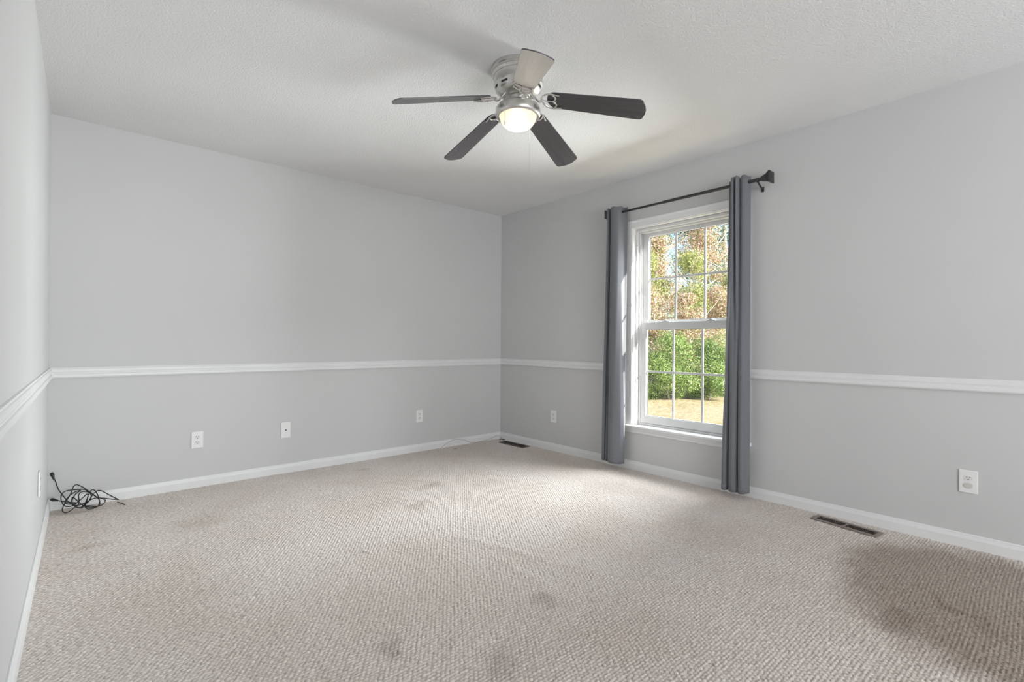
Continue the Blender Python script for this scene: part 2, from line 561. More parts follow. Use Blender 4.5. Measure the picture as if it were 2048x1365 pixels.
# baseboards and chair rails
BB = [(0, -0.01), (0.0125, -0.01), (0.0125, 0.046), (0.0105, 0.052), (0.0075, 0.062), (0.0065, 0.068), (0.004, 0.0715), (0, 0.0715)]
RAIL = [(0, 0), (0.008, 0), (0.0105, 0.004), (0.0185, 0.006), (0.0205, 0.012), (0.0205, 0.023), (0.0175, 0.027), (0.012, 0.029),
        (0.0115, 0.034), (0.0145, 0.037), (0.0165, 0.044), (0.0165, 0.055), (0.0135, 0.060), (0.0095, 0.062), (0.008, 0.0675), (0, 0.0675)]
e = 0.0005
for nm, prof, z in (('baseboard', BB, 0.0), ('trim', RAIL, 0.8095)):
    words = 'white baseboard' if nm == 'baseboard' else 'white moulded chair rail'
    bm = B(); sweep_profile(bm, prof, (-W, -e, z), (-e, -e, z), (0, -1, 0), m0=1, m1=1)
    struct('baseboard_back' if nm == 'baseboard' else 'trim_1', bm, M['trim'], words + ' along the back wall')
    bm = B(); sweep_profile(bm, prof, (xl(-e) + e, -e, z), (xl(YF) + e, YF, z), (1, 0, 0), m0=1)
    struct('baseboard_left' if nm == 'baseboard' else 'trim_2', bm, M['trim'], words + ' along the left wall')
    bm = B()
    if nm == 'baseboard':
        sweep_profile(bm, prof, (-e, -e, z), (-e, YF, z), (-1, 0, 0), m0=1)
        struct('baseboard_right', bm, M['trim'], words + ' along the right wall')
    else:
        sweep_profile(bm, prof, (-e, -e, z), (-e, -1.637, z), (-1, 0, 0), m0=1)
        struct('trim_3', bm, M['trim'], words + ' between the far corner and the window')
        bm = B()
        sweep_profile(bm, prof, (-e, -2.678, z), (-e, YF, z), (-1, 0, 0))
        struct('trim_4', bm, M['trim'], words + ' to the right of the window')

# ------------------------------------------------------------------ window
win = thing('window_1', 'white double hung window with six panes in each sash', loc=(0, -2.1725, 0.36), kind='structure')
OFF = (0, 2.1725, -0.36)
def wpart(name, bm, mat, parent=win, smooth=False, label=None):
    o = obj(name, bm, mat, parent, smooth, off=OFF)
    if label: o['label'] = label
    return o
CW = 0.075
CWR = 0.058
CAS = [(0.0, 0.0), (0.010, 0.0), (0.012, 0.004), (0.011, 0.012), (0.013, 0.030), (0.014, 0.050), (0.019, 0.055), (0.0215, 0.062), (0.0215, 0.072), (0.018, 0.075), (0.0, 0.075)]
def casing_side(y_in, sgn, z0, z1):
    b = B()
    q = sgn if sgn > 0 else sgn * CWR / CW
    A = [b.verts.new((-e - d, y_in + q * w, z0)) for d, w in CAS]
    C = [b.verts.new((-e - d, y_in + q * w, z1 + w * 0.8)) for d, w in CAS]
    n = len(CAS)
    for k in range(n): b.faces.new((A[k], A[(k + 1) % n], C[(k + 1) % n], C[k]))
    b.faces.new(A); b.faces.new(C)
    return b
wpart('side_casing', casing_side(WY1, 1, 0.37, WZ1), M['trim'])
wpart('side_casing', casing_side(WY0, -1, 0.37, WZ1), M['trim'])
b = B()
A = [b.verts.new((-e - d, WY1 + w, WZ1 + w * 0.8)) for d, w in CAS]
C = [b.verts.new((-e - d, WY0 - w * CWR / CW, WZ1 + w * 0.8)) for d, w in CAS]
for k in range(len(CAS)): b.faces.new((A[k], A[(k + 1) % len(CAS)], C[(k + 1) % len(CAS)], C[k]))
b.faces.new(A); b.faces.new(C)
wpart('head_casing', b, M['trim'])
b = B()
STO = [(0.05, 0.347), (-0.036, 0.347), (-0.040, 0.351), (-0.042, 0.3585), (-0.040, 0.366), (-0.036, 0.37), (0.05, 0.37)]
def ext_y(b, prof, ya, yb):
    A = [b.verts.new((x, ya, z)) for x, z in prof]; C = [b.verts.new((x, yb, z)) for x, z in prof]
    for k in range(len(prof)): b.faces.new((A[k], A[(k + 1) % len(prof)], C[(k + 1) % len(prof)], C[k]))
    b.faces.new(A); b.faces.new(C)
ext_y(b, [(x if x < 0 else 0.055, z) for x, z in STO], WY0 + 0.001, WY1 - 0.001)
ext_y(b, [(min(x, -e), z) for x, z in STO], WY0 - CWR - 0.013, WY0 + 0.001)
ext_y(b, [(min(x, -e), z) for x, z in STO], WY1 - 0.001, WY1 + CW + 0.022)
wpart('stool', b, M['trim'], label='white window stool')
b = B()
APR = [(-e, 0.3465), (-0.018, 0.3465), (-0.018, 0.328), (-0.014, 0.322), (-0.013, 0.310), (-0.008, 0.305), (-e, 0.304)]
ext_y(b, APR, WY0 - CWR + 0.004, WY1 + CW - 0.004)
wpart('apron', b, M['trim'])
# jamb lining and vinyl frame with stepped tracks
b = B()
T = 0.006
box(b, (0.0, WY1 - T, 0.37), (0.058, WY1 - e, WZ1 - e)); box(b, (0.0, WY0 + e, 0.37), (0.058, WY0 + T, WZ1 - e))
box(b, (0.0, WY0 + T, WZ1 - T), (0.058, WY1 - T, WZ1 - e))
wpart('jamb', b, M['trim'])
FY0, FY1 = WY0 + 0.024, WY1 - 0.024
b = B()
for s, y in ((1, WY1 - 0.0065), (-1, WY0 + 0.0065)):
    y2 = FY1 if s > 0 else FY0
    box(b, (0.036, min(y, y2), 0.371), (0.056, max(y, y2), WZ1 - 0.007), 0.002)
    y3 = y2 - s * 0.018
    box(b, (0.056, min(y, y3), 0.371), (0.062, max(y, y3), WZ1 - 0.007), 0.001)
    box(b, (0.095, min(y, y3), 0.371), (0.135, max(y, y3), WZ1 - 0.007), 0.001)
    box(b, (0.062, min(y, y - s * 0.012), 0.371), (0.095, max(y, y - s * 0.012), WZ1 - 0.007))
box(b, (0.036, FY0, WZ1 - 0.030), (0.062, FY1, WZ1 - 0.007), 0.002)
box(b, (0.062, FY0 + 0.01, WZ1 - 0.042), (0.135, FY1 - 0.01, WZ1 - 0.007), 0.002)
box(b, (0.0555, WY0 + 0.001, 0.3455), (0.138, WY1 - 0.001, 0.3865), 0.002)
wpart('vinyl_frame', b, M['vinyl'])
b = B(); box(b, (0.030, WY1 - 0.0145, 1.905), (0.0358, WY1 - 0.0065, 1.965), 0.001); wpart('balance_clip', b, M['vinyl'])
b = B(); box(b, (0.0330, WY1 - 0.026, 1.868), (0.0358, WY1 - 0.0205, 1.872)); wpart('frame_screw', b, M['slot'])

GY0, GY1 = -2.536, -1.805
SY0, SY1 = -2.582, -1.757
def sash(name, x, zb, zt, gb, gt, mull_z):
    b = B()
    box(b, (x, SY0, zb), (x + 0.030, GY0, zt), 0.003); box(b, (x, GY1, zb), (x + 0.030, SY1, zt), 0.003)
    box(b, (x + 0.0004, GY0 - 0.004, gt), (x + 0.0296, GY1 + 0.004, zt), 0.003); box(b, (x + 0.0004, GY0 - 0.004, zb), (x + 0.0296, GY1 + 0.004, gb), 0.003)
    # glazing bead
    for lo, hi in (((x + 0.006, GY0, gb), (x + 0.016, GY0 + 0.006, gt)), ((x + 0.006, GY1 - 0.006, gb), (x + 0.016, GY1, gt)),
                   ((x + 0.006, GY0, gb), (x + 0.016, GY1, gb + 0.006)), ((x + 0.006, GY0, gt - 0.006), (x + 0.016, GY1, gt))):
        box(b, lo, hi, 0.001)
    s = wpart(name, b, M['vinyl'])
    b = B(); box(b, (x + 0.0165, GY0 - 0.003, gb - 0.003), (x + 0.0195, GY1 + 0.003, gt + 0.003))
    wpart('pane', b, M['glass'], s)
    b = B()
    for lo, hi in (((x + 0.0197, GY0 - 0.001, gb), (x + 0.0215, GY0 + 0.009, gt)), ((x + 0.0197, GY1 - 0.009, gb), (x + 0.0215, GY1 + 0.001, gt)), ((x + 0.0197, GY0, gt - 0.008), (x + 0.0215, GY1, gt + 0.001))):
        box(b, lo, hi)
    wpart('glazing_seal', b, M['black_metal'], s)
    b = B()
    for k in (1, 2):
        y = GY1 + (GY0 - GY1) * k / 3
        box(b, (x + 0.011, y - 0.0085, gb + 0.002), (x + 0.0162, y + 0.0085, gt - 0.002), 0.002)
    box(b, (x + 0.0112, GY0 + 0.002, mull_z - 0.0085), (x + 0.0160, GY1 - 0.002, mull_z + 0.0085), 0.002)
    wpart('grille', b, M['vinyl'], s)
    return s
low = sash('lower_sash', 0.0625, 0.387, 1.224, 0.448, 1.170, 0.818)
upp = sash('upper_sash', 0.0955, 1.190, 1.972, 1.236, 1.945, 1.585)
for y in (-1.985, -2.36):
    b = B()
    box(b, (0.066, y - 0.032, 1.2245), (0.090, y + 0.032, 1.231), 0.002)
    box(b, (0.070, y - 0.014, 1.231), (0.086, y + 0.014, 1.239), 0.003)
    box(b, (0.060, y - 0.004, 1.234), (0.072, y + 0.026, 1.241), 0.002)
    wpart('sash_lock', b, M['vinyl'], low)

# box added around the fill lamp to keep sun out, and the opening's lining
b = B()
box(b, (-W - 0.2, YF - 0.95, -0.25), (0.14, YF - 0.85, H + 0.12)); box(b, (-W - 0.2, YF - 0.85, -0.25), (-W - 0.1, YF - 0.1201, H + 0.12))
box(b, (0.04, YF - 0.85, -0.25), (0.14, YF - 0.1201, H + 0.12)); box(b, (-W - 0.1, YF - 0.85, H), (0.04, YF - 0.1201, H + 0.12))
box(b, (-W - 0.1, YF - 0.85, -0.25), (0.04, YF - 0.1201, -0.013))
struct('wall_sun_block', b, M['wall'], 'added walls behind the camera that keep the sun out')
b = B()
for lo, hi in (((FX0, YF - 0.125, 0), (FX0 + 0.02, YF + 0.005, FZ1)), ((FX1 - 0.02, YF - 0.125, 0), (FX1, YF + 0.005, FZ1)), ((FX0, YF - 0.125, FZ1 - 0.02), (FX1, YF + 0.005, FZ1))):
    box(b, lo, hi, 0.002)
struct('lamp_opening_lining', b, M['trim'], 'white lining of the opening added for the fill lamp')

# ------------------------------------------------------------------ curtain rod and curtains
RX, RZ = -0.085, 2.145
rod = thing('curtain_rod', 'dark bronze curtain rod with flared square finials above the window', 'curtain rod', (RX, -2.17, RZ))
def rp(name, b, mat=M['black_metal'], parent=rod, smooth=False):
    return obj(name, b, mat, parent, smooth, off=(-RX, 2.17, -RZ))
b = B(); tube(b, [(RX, -1.58, RZ), (RX, -2.1, RZ)], 0.009, 16); tube(b, [(RX, -2.05, RZ), (RX, -2.775, RZ)], 0.0112, 16); rp('pole', b, smooth=True)
def finial(y, s):
    b = B()
    prof = [(0.010, 0.0), (0.010, 0.012), (0.014, 0.014), (0.014, 0.022), (0.017, 0.024), (0.018, 0.034), (0.023, 0.048), (0.032, 0.062), (0.036, 0.068), (0.036, 0.076), (0.030, 0.080), (0.0, 0.083)]
    rings = []
    for r, t in prof:
        yy = y + s * t
        if r == 0: rings.append([b.verts.new((RX, yy, RZ))])
        else: rings.append([b.verts.new((RX + a * r, yy, RZ + c * r)) for a, c in ((1, 1), (-1, 1), (-1, -1), (1, -1))])
    for A, C in zip(rings, rings[1:]):
        for k in range(4):
            q = [A[k], A[(k + 1) % 4]] + ([C[(k + 1) % 4], C[k]] if len(C) > 1 else [C[0]])
            b.faces.new(q)
    b.faces.new(rings[0])
    return b
rp('finial', finial(-2.770, -1)); rp('finial', finial(-1.588, 1))
for y in (-2.758, -1.60):
    b = B()
    tube(b, [(RX, y, RZ - 0.012), (-0.04, y, RZ - 0.035), (-0.006, y, RZ - 0.045)], 0.006, 8)
    box(b, (-0.006, y - 0.009, RZ - 0.064), (-0.0006, y + 0.009, RZ - 0.030), 0.0015)
    tube(b, [(RX, y - 0.007, RZ), (RX, y + 0.007, RZ)], 0.0135, 16)
    rp('bracket', b)

def curtain(name, label, top, bot, ztop, zbot, yc, seed):
    root = thing(name, label, 'curtain', (RX, yc, zbot), group='grey curtain panels at the window')
    nT = 90
    def res(path):
        p = catmull([Vector((x, y, 0)) for y, x in path], 12)
        L = [0]
        for i in range(1, len(p)): L.append(L[-1] + (p[i] - p[i - 1]).length)
        out = []
        for k in range(nT):
            t = L[-1] * k / (nT - 1)
            j = max(i for i in range(len(L)) if L[i] <= t + 1e-9); j = min(j, len(p) - 2)
            f = (t - L[j]) / max(1e-9, L[j + 1] - L[j])
            out.append(p[j].lerp(p[j + 1], f))
        return out
    A, C = res(top), res(bot)
    b = B()
    rows = []
    nz_ = 60
    for i in range(nz_ + 1):
        t = i / nz_
        z = ztop + (zbot - ztop) * t
        s = t * t * (3 - 2 * t)
        row = []
        for k in range(nT):
            p = A[k].lerp(C[k], s)
            w = 0.0022 * noise.noise(Vector((k * 0.12, z * 2.2, seed))) * (0.3 + t)
            zz = z + (0.004 * math.sin(k * 0.35 + seed) if i == 0 else 0)
            row.append(b.verts.new((p.x + w, p.y + w * 1.4, zz)))
        rows.append(row)
    for r0, r1 in zip(rows, rows[1:]):
        for k in range(nT - 1):
            b.faces.new((r0[k], r0[k + 1], r1[k + 1], r1[k]))
    pan = obj('panel', b, M['fabric'], root, True, 60, off=(-RX, -yc, -zbot))
    sm = pan.modifiers.new('thickness', 'SOLIDIFY'); sm.thickness = 0.0016; sm.offset = 0
    # stitched bottom hem
    b = B()
    for r0, r1 in (((zbot + 0.002), (zbot + 0.038)),):
        pa = [b.verts.new((p.x - 0.0004, p.y, r0)) for p in C]; pb = [b.verts.new((p.x - 0.0004, p.y, r1)) for p in C]
        for k in range(nT - 1): b.faces.new((pa[k], pa[k + 1], pb[k + 1], pb[k]))
    hem = obj('hem', b, M['fabric'], root, True, 60, off=(-RX, -yc, -zbot))
    sm = hem.modifiers.new('thickness', 'SOLIDIFY'); sm.thickness = 0.0028; sm.offset = 0
    return root

curtain('curtain', 'grey curtain hanging at the left side of the window, nearest the far corner',
        [(-1.520, -0.055), (-1.528, -0.105), (-1.546, -0.122), (-1.558, -0.100), (-1.562, -0.066), (-1.570, -0.105), (-1.590, -0.134), (-1.625, -0.140), (-1.655, -0.128), (-1.666, -0.095), (-1.670, -0.058), (-1.692, -0.042)],
        [(-1.480, -0.070), (-1.495, -0.120), (-1.520, -0.130), (-1.530, -0.105), (-1.540, -0.120), (-1.552, -0.140), (-1.562, -0.120), (-1.585, -0.150), (-1.640, -0.160), (-1.685, -0.130), (-1.702, -0.085)],
        2.188, 0.055, -1.61, 1.0)
curtain('curtain', 'grey curtain hanging at the right side of the window, beside the exposed rod end',
        [(-2.545, -0.040), (-2.575, -0.048), (-2.594, -0.080), (-2.600, -0.128), (-2.614, -0.136), (-2.622, -0.098), (-2.630, -0.132), (-2.640, -0.138), (-2.650, -0.098), (-2.668, -0.116), (-2.692, -0.106), (-2.705, -0.064)],
        [(-2.525, -0.075), (-2.540, -0.125), (-2.568, -0.140), (-2.582, -0.105), (-2.592, -0.130), (-2.618, -0.150), (-2.644, -0.135), (-2.650, -0.105), (-2.660, -0.140), (-2.684, -0.150), (-2.702, -0.120), (-2.708, -0.075)],
        2.188, 0.045, -2.62, 7.0)

# ------------------------------------------------------------------ wall outlets and plates
def cover(b, w=0.0725, h=0.118):
    box(b, (-w / 2, -0.0065, -h / 2), (w / 2, -0.0006, h / 2), 0.0022, 2)

def receptacle(root, z, mat):
    b = B()
    o_ = []
    for k in range(28):
        a = 2 * PI * k / 28
        o_.append((max(-0.0168, min(0.0168, 0.0185 * math.cos(a))), 0.0142 * math.sin(a)))
    f0 = [b.verts.new((x, -0.0066, z + y)) for x, y in o_]; f1 = [b.verts.new((x * 0.97, -0.0084, z + y * 0.97)) for x, y in o_]
    b.faces.new(f0); b.faces.new(f1)
    for k in range(28): b.faces.new((f0[k], f0[(k + 1) % 28], f1[(k + 1) % 28], f1[k]))
    r = obj('receptacle', b, mat, root, True, 30)
    for x, hh in ((-0.0064, 0.0042), (0.0064, 0.0036)):
        b = B(); box(b, (x - 0.0011, -0.0090, z + 0.0035 - hh), (x + 0.0011, -0.0085, z + 0.0035 + hh)); obj('slot', b, M['slot'], r)
    b = B()
    ring = [b.verts.new((0.0026 * math.cos(t), -0.0090, z - 0.0075 + 0.0024 * math.sin(t))) for t in [2 * PI * k / 14 for k in range(14)]]
    b.faces.new(ring); g = bmesh.ops.extrude_face_region(b, geom=b.faces[:]); bmesh.ops.translate(b, vec=(0, 0.0005, 0), verts=[v for v in g['geom'] if isinstance(v, bmesh.types.BMVert)])
    obj('ground_hole', b, M['slot'], r)
    return r

def screw(root, z, r=0.0032):
    b = B()
    n = 16
    f0 = [b.verts.new((r * math.cos(2 * PI * k / n), -0.0066, z + r * math.sin(2 * PI * k / n))) for k in range(n)]
    f1 = [b.verts.new((0.8 * r * math.cos(2 * PI * k / n), -0.0078, z + 0.8 * r * math.sin(2 * PI * k / n))) for k in range(n)]
    b.faces.new(f0); b.faces.new(f1)
    for k in range(n): b.faces.new((f0[k], f0[(k + 1) % n], f1[(k + 1) % n], f1[k]))
    obj('screw', b, M['recept'], root)

OUT_GROUP = 'duplex wall outlets'
def outlet(label, loc, rz, cap=False):
    t = thing('wall_outlet', label, 'outlet', loc, rz, OUT_GROUP)
    b = B(); cover(b); obj('cover_plate', b, M['plate'], t)
    receptacle(t, 0.0195, M['recept'])
    if cap:
        b = B()
        prof = []
        for k in range(28):
            a = 2 * PI * k / 28
            prof.append((max(-0.0172, min(0.0172, 0.019 * math.cos(a))), 0.0148 * math.sin(a)))
        f0 = [b.verts.new((x, -0.0066, -0.0195 + y)) for x, y in prof]; f1 = [b.verts.new((x * 0.95, -0.0105, -0.0195 + y * 0.95)) for x, y in prof]
        b.faces.new(f0); b.faces.new(f1)
        for k in range(28): b.faces.new((f0[k], f0[(k + 1) % 28], f1[(k + 1) % 28], f1[k]))
        tag(obj('outlet_cap', b, M['almond'], t), 'almond plastic safety cap')
    else:
        receptacle(t, -0.0195, M['recept'])
    screw(t, 0.0)
    return t
first = outlet('white duplex outlet on the back wall, nearest the coiled black cord', (-2.836, 0, 0.3385), 0)
def outlet_copy(label, loc, rz):
    c = copy_tree(first); c.location = loc; c.rotation_euler = (0, 0, rz); c['label'] = label
    return c
outlet_copy('white duplex outlet on the back wall, nearest the far corner of the room', (-1.016, 0, 0.3385), 0)
outlet_copy('white duplex outlet on the right wall between far corner and curtain', (0, -0.812, 0.3335), -PI / 2)
outlet_copy('white outlet on the left wall, seen almost edge on', (xl(-0.845), -0.845, 0.354), PI / 2)
outlet('white duplex outlet on the right wall above the wider floor register, lower socket capped', (0, -3.787, 0.342), -PI / 2, cap=True)

t = thing('cable_plate', 'white blank plate with one small cable jack on the back wall', 'wall plate', (-2.235, 0, 0.341))
b = B(); cover(b, 0.072, 0.125); obj('cover_plate', b, M['plate'], t)
screw(t, 0.043, 0.0028); screw(t, -0.043, 0.0028)
b = B()
f0 = [b.verts.new((0.0052 * math.cos(2 * PI * k / 16), -0.0066, 0.0052 * math.sin(2 * PI * k / 16))) for k in range(16)]
f1 = [b.verts.new((0.0045 * math.cos(2 * PI * k / 16), -0.012, 0.0045 * math.sin(2 * PI * k / 16))) for k in range(16)]
b.faces.new(f0); b.faces.new(f1)
for k in range(16): b.faces.new((f0[k], f0[(k + 1) % 16], f1[(k + 1) % 16], f1[k]))
obj('cable_jack', b, M['slot'], t)

# ------------------------------------------------------------------ floor registers
def register(label, loc, rz, mat, w, l):
    t = thing('floor_register', label, 'floor vent', loc, rz, 'floor heating registers')
    b = B()
    fr = 0.022
    z0, z1 = 0.0015, 0.0065
    box(b, (-w / 2, -l / 2 + fr, z0), (-w / 2 + fr, l / 2 - fr, z1 - 0.0002)); box(b, (w / 2 - fr, -l / 2 + fr, z0), (w / 2, l / 2 - fr, z1 - 0.0002))
    box(b, (-w / 2, -l / 2, z0), (w / 2, -l / 2 + fr, z1), 0.0015); box(b, (-w / 2, l / 2 - fr, z0), (w / 2, l / 2, z1), 0.0015)
    box(b, (-w / 2 + fr, -0.006, z0), (w / 2 - fr, 0.006, z1 - 0.0003))
    obj('frame', b, mat, t)
    b = B(); box(b, (-w / 2 + fr * 0.6, -l / 2 + fr * 0.6, 0.0008), (w / 2 - fr * 0.6, l / 2 - fr * 0.6, 0.0014)); tag(obj('duct_opening', b, M['slot'], t), 'black duct opening')
    b = B()
    n = 13
    for s in (-1, 1):
        for k in range(1, n):
            y = s * (0.006 + (l / 2 - fr - 0.006) * k / n)
            box(b, (-w / 2 + fr, y - 0.0011, 0.0018), (w / 2 - fr, y + 0.0011, 0.0050))
    box(b, (-0.002, -l / 2 + fr, 0.0018), (0.002, l / 2 - fr, 0.005))
    obj('louvre', b, M['vent_dark'], t)
    return t
register('dark brown metal floor register in the far corner of the carpet', (-0.108, -0.352, 0), 0.02, M['vent_dark'], 0.105, 0.365)
register('taupe metal floor register by the right baseboard under the capped outlet', (-0.138, -3.278, 0), -0.15, M['vent'], 0.105, 0.345)

# ------------------------------------------------------------------ cords and bits on the carpet
PTS = [(-3.605, -0.04, 0.2464), (-3.605, -0.03, 0.2328), (-3.597, -0.045, 0.2232), (-3.5872, -0.05, 0.2061), (-3.5791, -0.035, 0.1802), (-3.5729, -0.035, 0.156), (-3.5646, -0.07, 0.1377), (-3.5494, -0.095, 0.1128), (-3.5345, -0.105, 0.0877), (-3.5219, -0.13, 0.0717), (-3.5045, -0.16, 0.0577), (-3.4801, -0.17, 0.0372), (-3.458, -0.17, 0.0275), (-3.4458, -0.17, 0.0412), (-3.4285, -0.165, 0.056), (-3.4158, -0.135, 0.0658), (-3.4143, -0.11, 0.0829), (-3.4259, -0.105, 0.104), (-3.4461, -0.09, 0.1195), (-3.4837, -0.07, 0.1205), (-3.5232, -0.07, 0.1232), (-3.5446, -0.095, 0.1184), (-3.5525, -0.11, 0.0975), (-3.5484, -0.125, 0.0711), (-3.5357, -0.155, 0.0534), (-3.5164, -0.17, 0.0482), (-3.4948, -0.155, 0.0479), (-3.4731, -0.135, 0.0611), (-3.4509, -0.13, 0.0817), (-3.4335, -0.12, 0.0957), (-3.4283, -0.115, 0.0802), (-3.4358, -0.145, 0.0526), (-3.4434, -0.18, 0.0399), (-3.4334, -0.19, 0.024), (-3.4184, -0.18, 0.0149), (-3.3884, -0.185, 0.0228), (-3.3758, -0.18, 0.0387), (-3.3766, -0.15, 0.0581), (-3.3927, -0.12, 0.0742), (-3.4183, -0.11, 0.1003), (-3.4411, -0.09, 0.1219), (-3.4638, -0.06, 0.1378), (-3.484, -0.045, 0.1466), (-3.4963, -0.07, 0.1428), (-3.5034, -0.085, 0.1211), (-3.5129, -0.095, 0.0957), (-3.5269, -0.125, 0.0764), (-3.5403, -0.165, 0.0537), (-3.5447, -0.175, 0.0332), (-3.5326, -0.18, 0.0175), (-3.5112, -0.185, 0.0236), (-3.4897, -0.18, 0.0402), (-3.4729, -0.155, 0.0497), (-3.4707, -0.125, 0.0713), (-3.4721, -0.115, 0.0956), (-3.4586, -0.1, 0.1092), (-3.4333, -0.09, 0.102), (-3.4106, -0.11, 0.0888), (-3.3855, -0.145, 0.072), (-3.3496, -0.155, 0.0521), (-3.3484, -0.16, 0.038), (-3.3681, -0.18, 0.0271), (-3.4087, -0.195, 0.0281), (-3.4433, -0.17, 0.0341), (-3.4656, -0.145, 0.0522), (-3.488, -0.13, 0.0794), (-3.5003, -0.125, 0.0905), (-3.5025, -0.13, 0.066), (-3.49, -0.155, 0.0436), (-3.4654, -0.185, 0.0346), (-3.4458, -0.165, 0.0465), (-3.4333, -0.13, 0.0649), (-3.4258, -0.11, 0.0918), (-3.4132, -0.105, 0.1116), (-3.3977, -0.095, 0.1063), (-3.3849, -0.11, 0.0837), (-3.3766, -0.15, 0.0581), (-3.3732, -0.18, 0.0382), (-3.3833, -0.18, 0.0238), (-3.4184, -0.17, 0.0321), (-3.4409, -0.175, 0.0414), (-3.426, -0.155, 0.0596), (-3.4028, -0.105, 0.0861), (-3.3797, -0.1, 0.1029), (-3.3594, -0.12, 0.0979), (-3.3257, -0.135, 0.0711), (-3.2945, -0.15, 0.048), (-3.2821, -0.17, 0.0429), (-3.2953, -0.17, 0.0456), (-3.3261, -0.15, 0.0511), (-3.3595, -0.135, 0.0593), (-3.3931, -0.145, 0.0686), (-3.4159, -0.15, 0.0645), (-3.4408, -0.145, 0.0503), (-3.4729, -0.16, 0.0445), (-3.4997, -0.16, 0.0567), (-3.5002, -0.13, 0.0786), (-3.4859, -0.09, 0.099), (-3.4636, -0.09, 0.1162), (-3.481, -0.1, 0.1169), (-3.508, -0.1, 0.1025), (-3.5272, -0.11, 0.0826), (-3.5337, -0.145, 0.0698), (-3.5118, -0.155, 0.058), (-3.4828, -0.14, 0.0546), (-3.4926, -0.14, 0.0599), (-3.5217, -0.145, 0.0705), (-3.5555, -0.13, 0.0803), (-3.5847, -0.105, 0.0867), (-3.601, -0.11, 0.0929), (-3.605, -0.115, 0.0984)]
pts = catmull(PTS, 5)
root = thing('extension_cord', 'black extension cord heaped in loose coils in the left corner', 'cord', (-3.46, -0.1, 0))
co_ = (3.46, 0.1, 0)
b = B(); tube(b, pts[6:-6], 0.0029, 8); obj('cable', b, M['cord'], root, True, 60, off=co_)
def plug(p, q, name, prongs):
    p, q = Vector(p), Vector(q)
    d_ = (q - p).normalized()
    b = B()
    tube(b, [p, p + d_ * 0.004, p + d_ * 0.018, p + d_ * 0.026, p + d_ * 0.050], [0.007, 0.0092, 0.0098, 0.0072, 0.0034], 14)
    o = obj(name, b, M['cord'], root, True, 40, off=co_)
    if prongs:
        sd = d_.orthogonal().normalized()
        for s in (-1, 1):
            b = B(); tube(b, [p + sd * (0.0062 * s), p + sd * (0.0062 * s) - d_ * 0.008], (0.001, 0.003), 6)
            obj('prong', b, M['steel'], o, off=co_)
plug((-3.597, -0.042, 0.240), pts[14], 'plug', True)
plug((-3.597, -0.090, 0.088), pts[-16], 'socket_end', False)

WP = [(-0.775, -0.022, 0.008), (-0.758, -0.02, 0.014), (-0.688, -0.018, 0.049), (-0.603, -0.017, 0.063), (-0.51, -0.018, 0.049), (-0.42, -0.028, 0.012), (-0.36, -0.035, 0.006), (-0.316, -0.034, 0.006), (-0.237, -0.026, 0.008), (-0.171, -0.022, 0.016), (-0.07, -0.019, 0.034), (-0.028, -0.022, 0.026), (-0.022, -0.045, 0.010), (-0.026, -0.075, 0.005)]
b = B(); tube(b, catmull(WP, 8), 0.0016, 6)
tag(obj('thin_wire', b, M['wire'], None, True), 'thin grey wire lying along the back baseboard in the far corner', 'wire')
def bit(name, label, cat, c, r, mat, seed):
    b = B(); bmesh.ops.create_icosphere(b, subdivisions=2, radius=1.0)
    for v in b.verts:
        k = 1 + 0.45 * noise.noise(v.co * 1.7 + Vector((seed, 0, 0)))
        v.co = Vector((v.co.x * r[0] * k, v.co.y * r[1] * k, v.co.z * r[2] * k)) + Vector(c)
    tag(obj(name, b, mat, None, True), label, cat)
bit('lint_scrap', 'tiny white lint scrap lying on the carpet left of centre', 'lint', (-2.394, -1.813, 0.006), (0.010, 0.007, 0.006), M['lint'], 1.0)
b = B(); tube(b, catmull([(-3.285, -0.085, 0.005), (-3.272, -0.11, 0.005), (-3.262, -0.14, 0.006), (-3.250, -0.175, 0.004)], 5), 0.0032, 6)
tag(obj('loose_yarn', b, M['darklint'], None, True), 'short dark loose yarn on the carpet right of the coiled cord', 'yarn')
b = B(); tube(b, catmull([(-0.062, -0.060, 0.005), (-0.050, -0.085, 0.009), (-0.040, -0.12, 0.006)], 5), 0.005, 8)
tag(obj('cable_connector', b, M['vent_dark'], None, True), 'small dark connector on the carpet beside the corner register', 'connector')

# ------------------------------------------------------------------ ceiling fan
FC = Vector((-1.8048, -2.2810, 2.44))
fan = thing('ceiling_fan', 'brushed nickel ceiling fan with five blades and a lit frosted bowl', 'ceiling fan', FC)
def fp(name, b, mat, parent=fan, smooth=True, angle=35, label=None):
    o = obj(name, b, mat, parent, smooth, angle, off=tuple(-FC))
    if label: o['label'] = label
    return o
c0 = (FC.x, FC.y, 0)
b = B(); lathe(b, [(0.0, 2.4392), (0.137, 2.4392), (0.139, 2.434), (0.138, 2.424), (0.132, 2.420), (0.131, 2.412), (0.134, 2.408), (0.132, 2.400), (0.126, 2.394), (0.0, 2.394)], c0, 64, cap=False)
can = fp('canopy', b, M['nickel'])
b = B(); box(b, (FC.x - 0.0045, FC.y - 0.1398, 2.424), (FC.x + 0.0045, FC.y - 0.134, 2.433)); fp('canopy_notch', b, M['slot'], can)
b = B(); lathe(b, [(0.0, 2.3938), (0.124, 2.3938), (0.121, 2.385), (0.1205, 2.368), (0.123, 2.360), (0.123, 2.352), (0.118, 2.346), (0.112, 2.330), (0.098, 2.315), (0.080, 2.306), (0.066, 2.303), (0.0, 2.303)], c0, 64, cap=False)
mot = fp('motor_housing', b, M['nickel'])
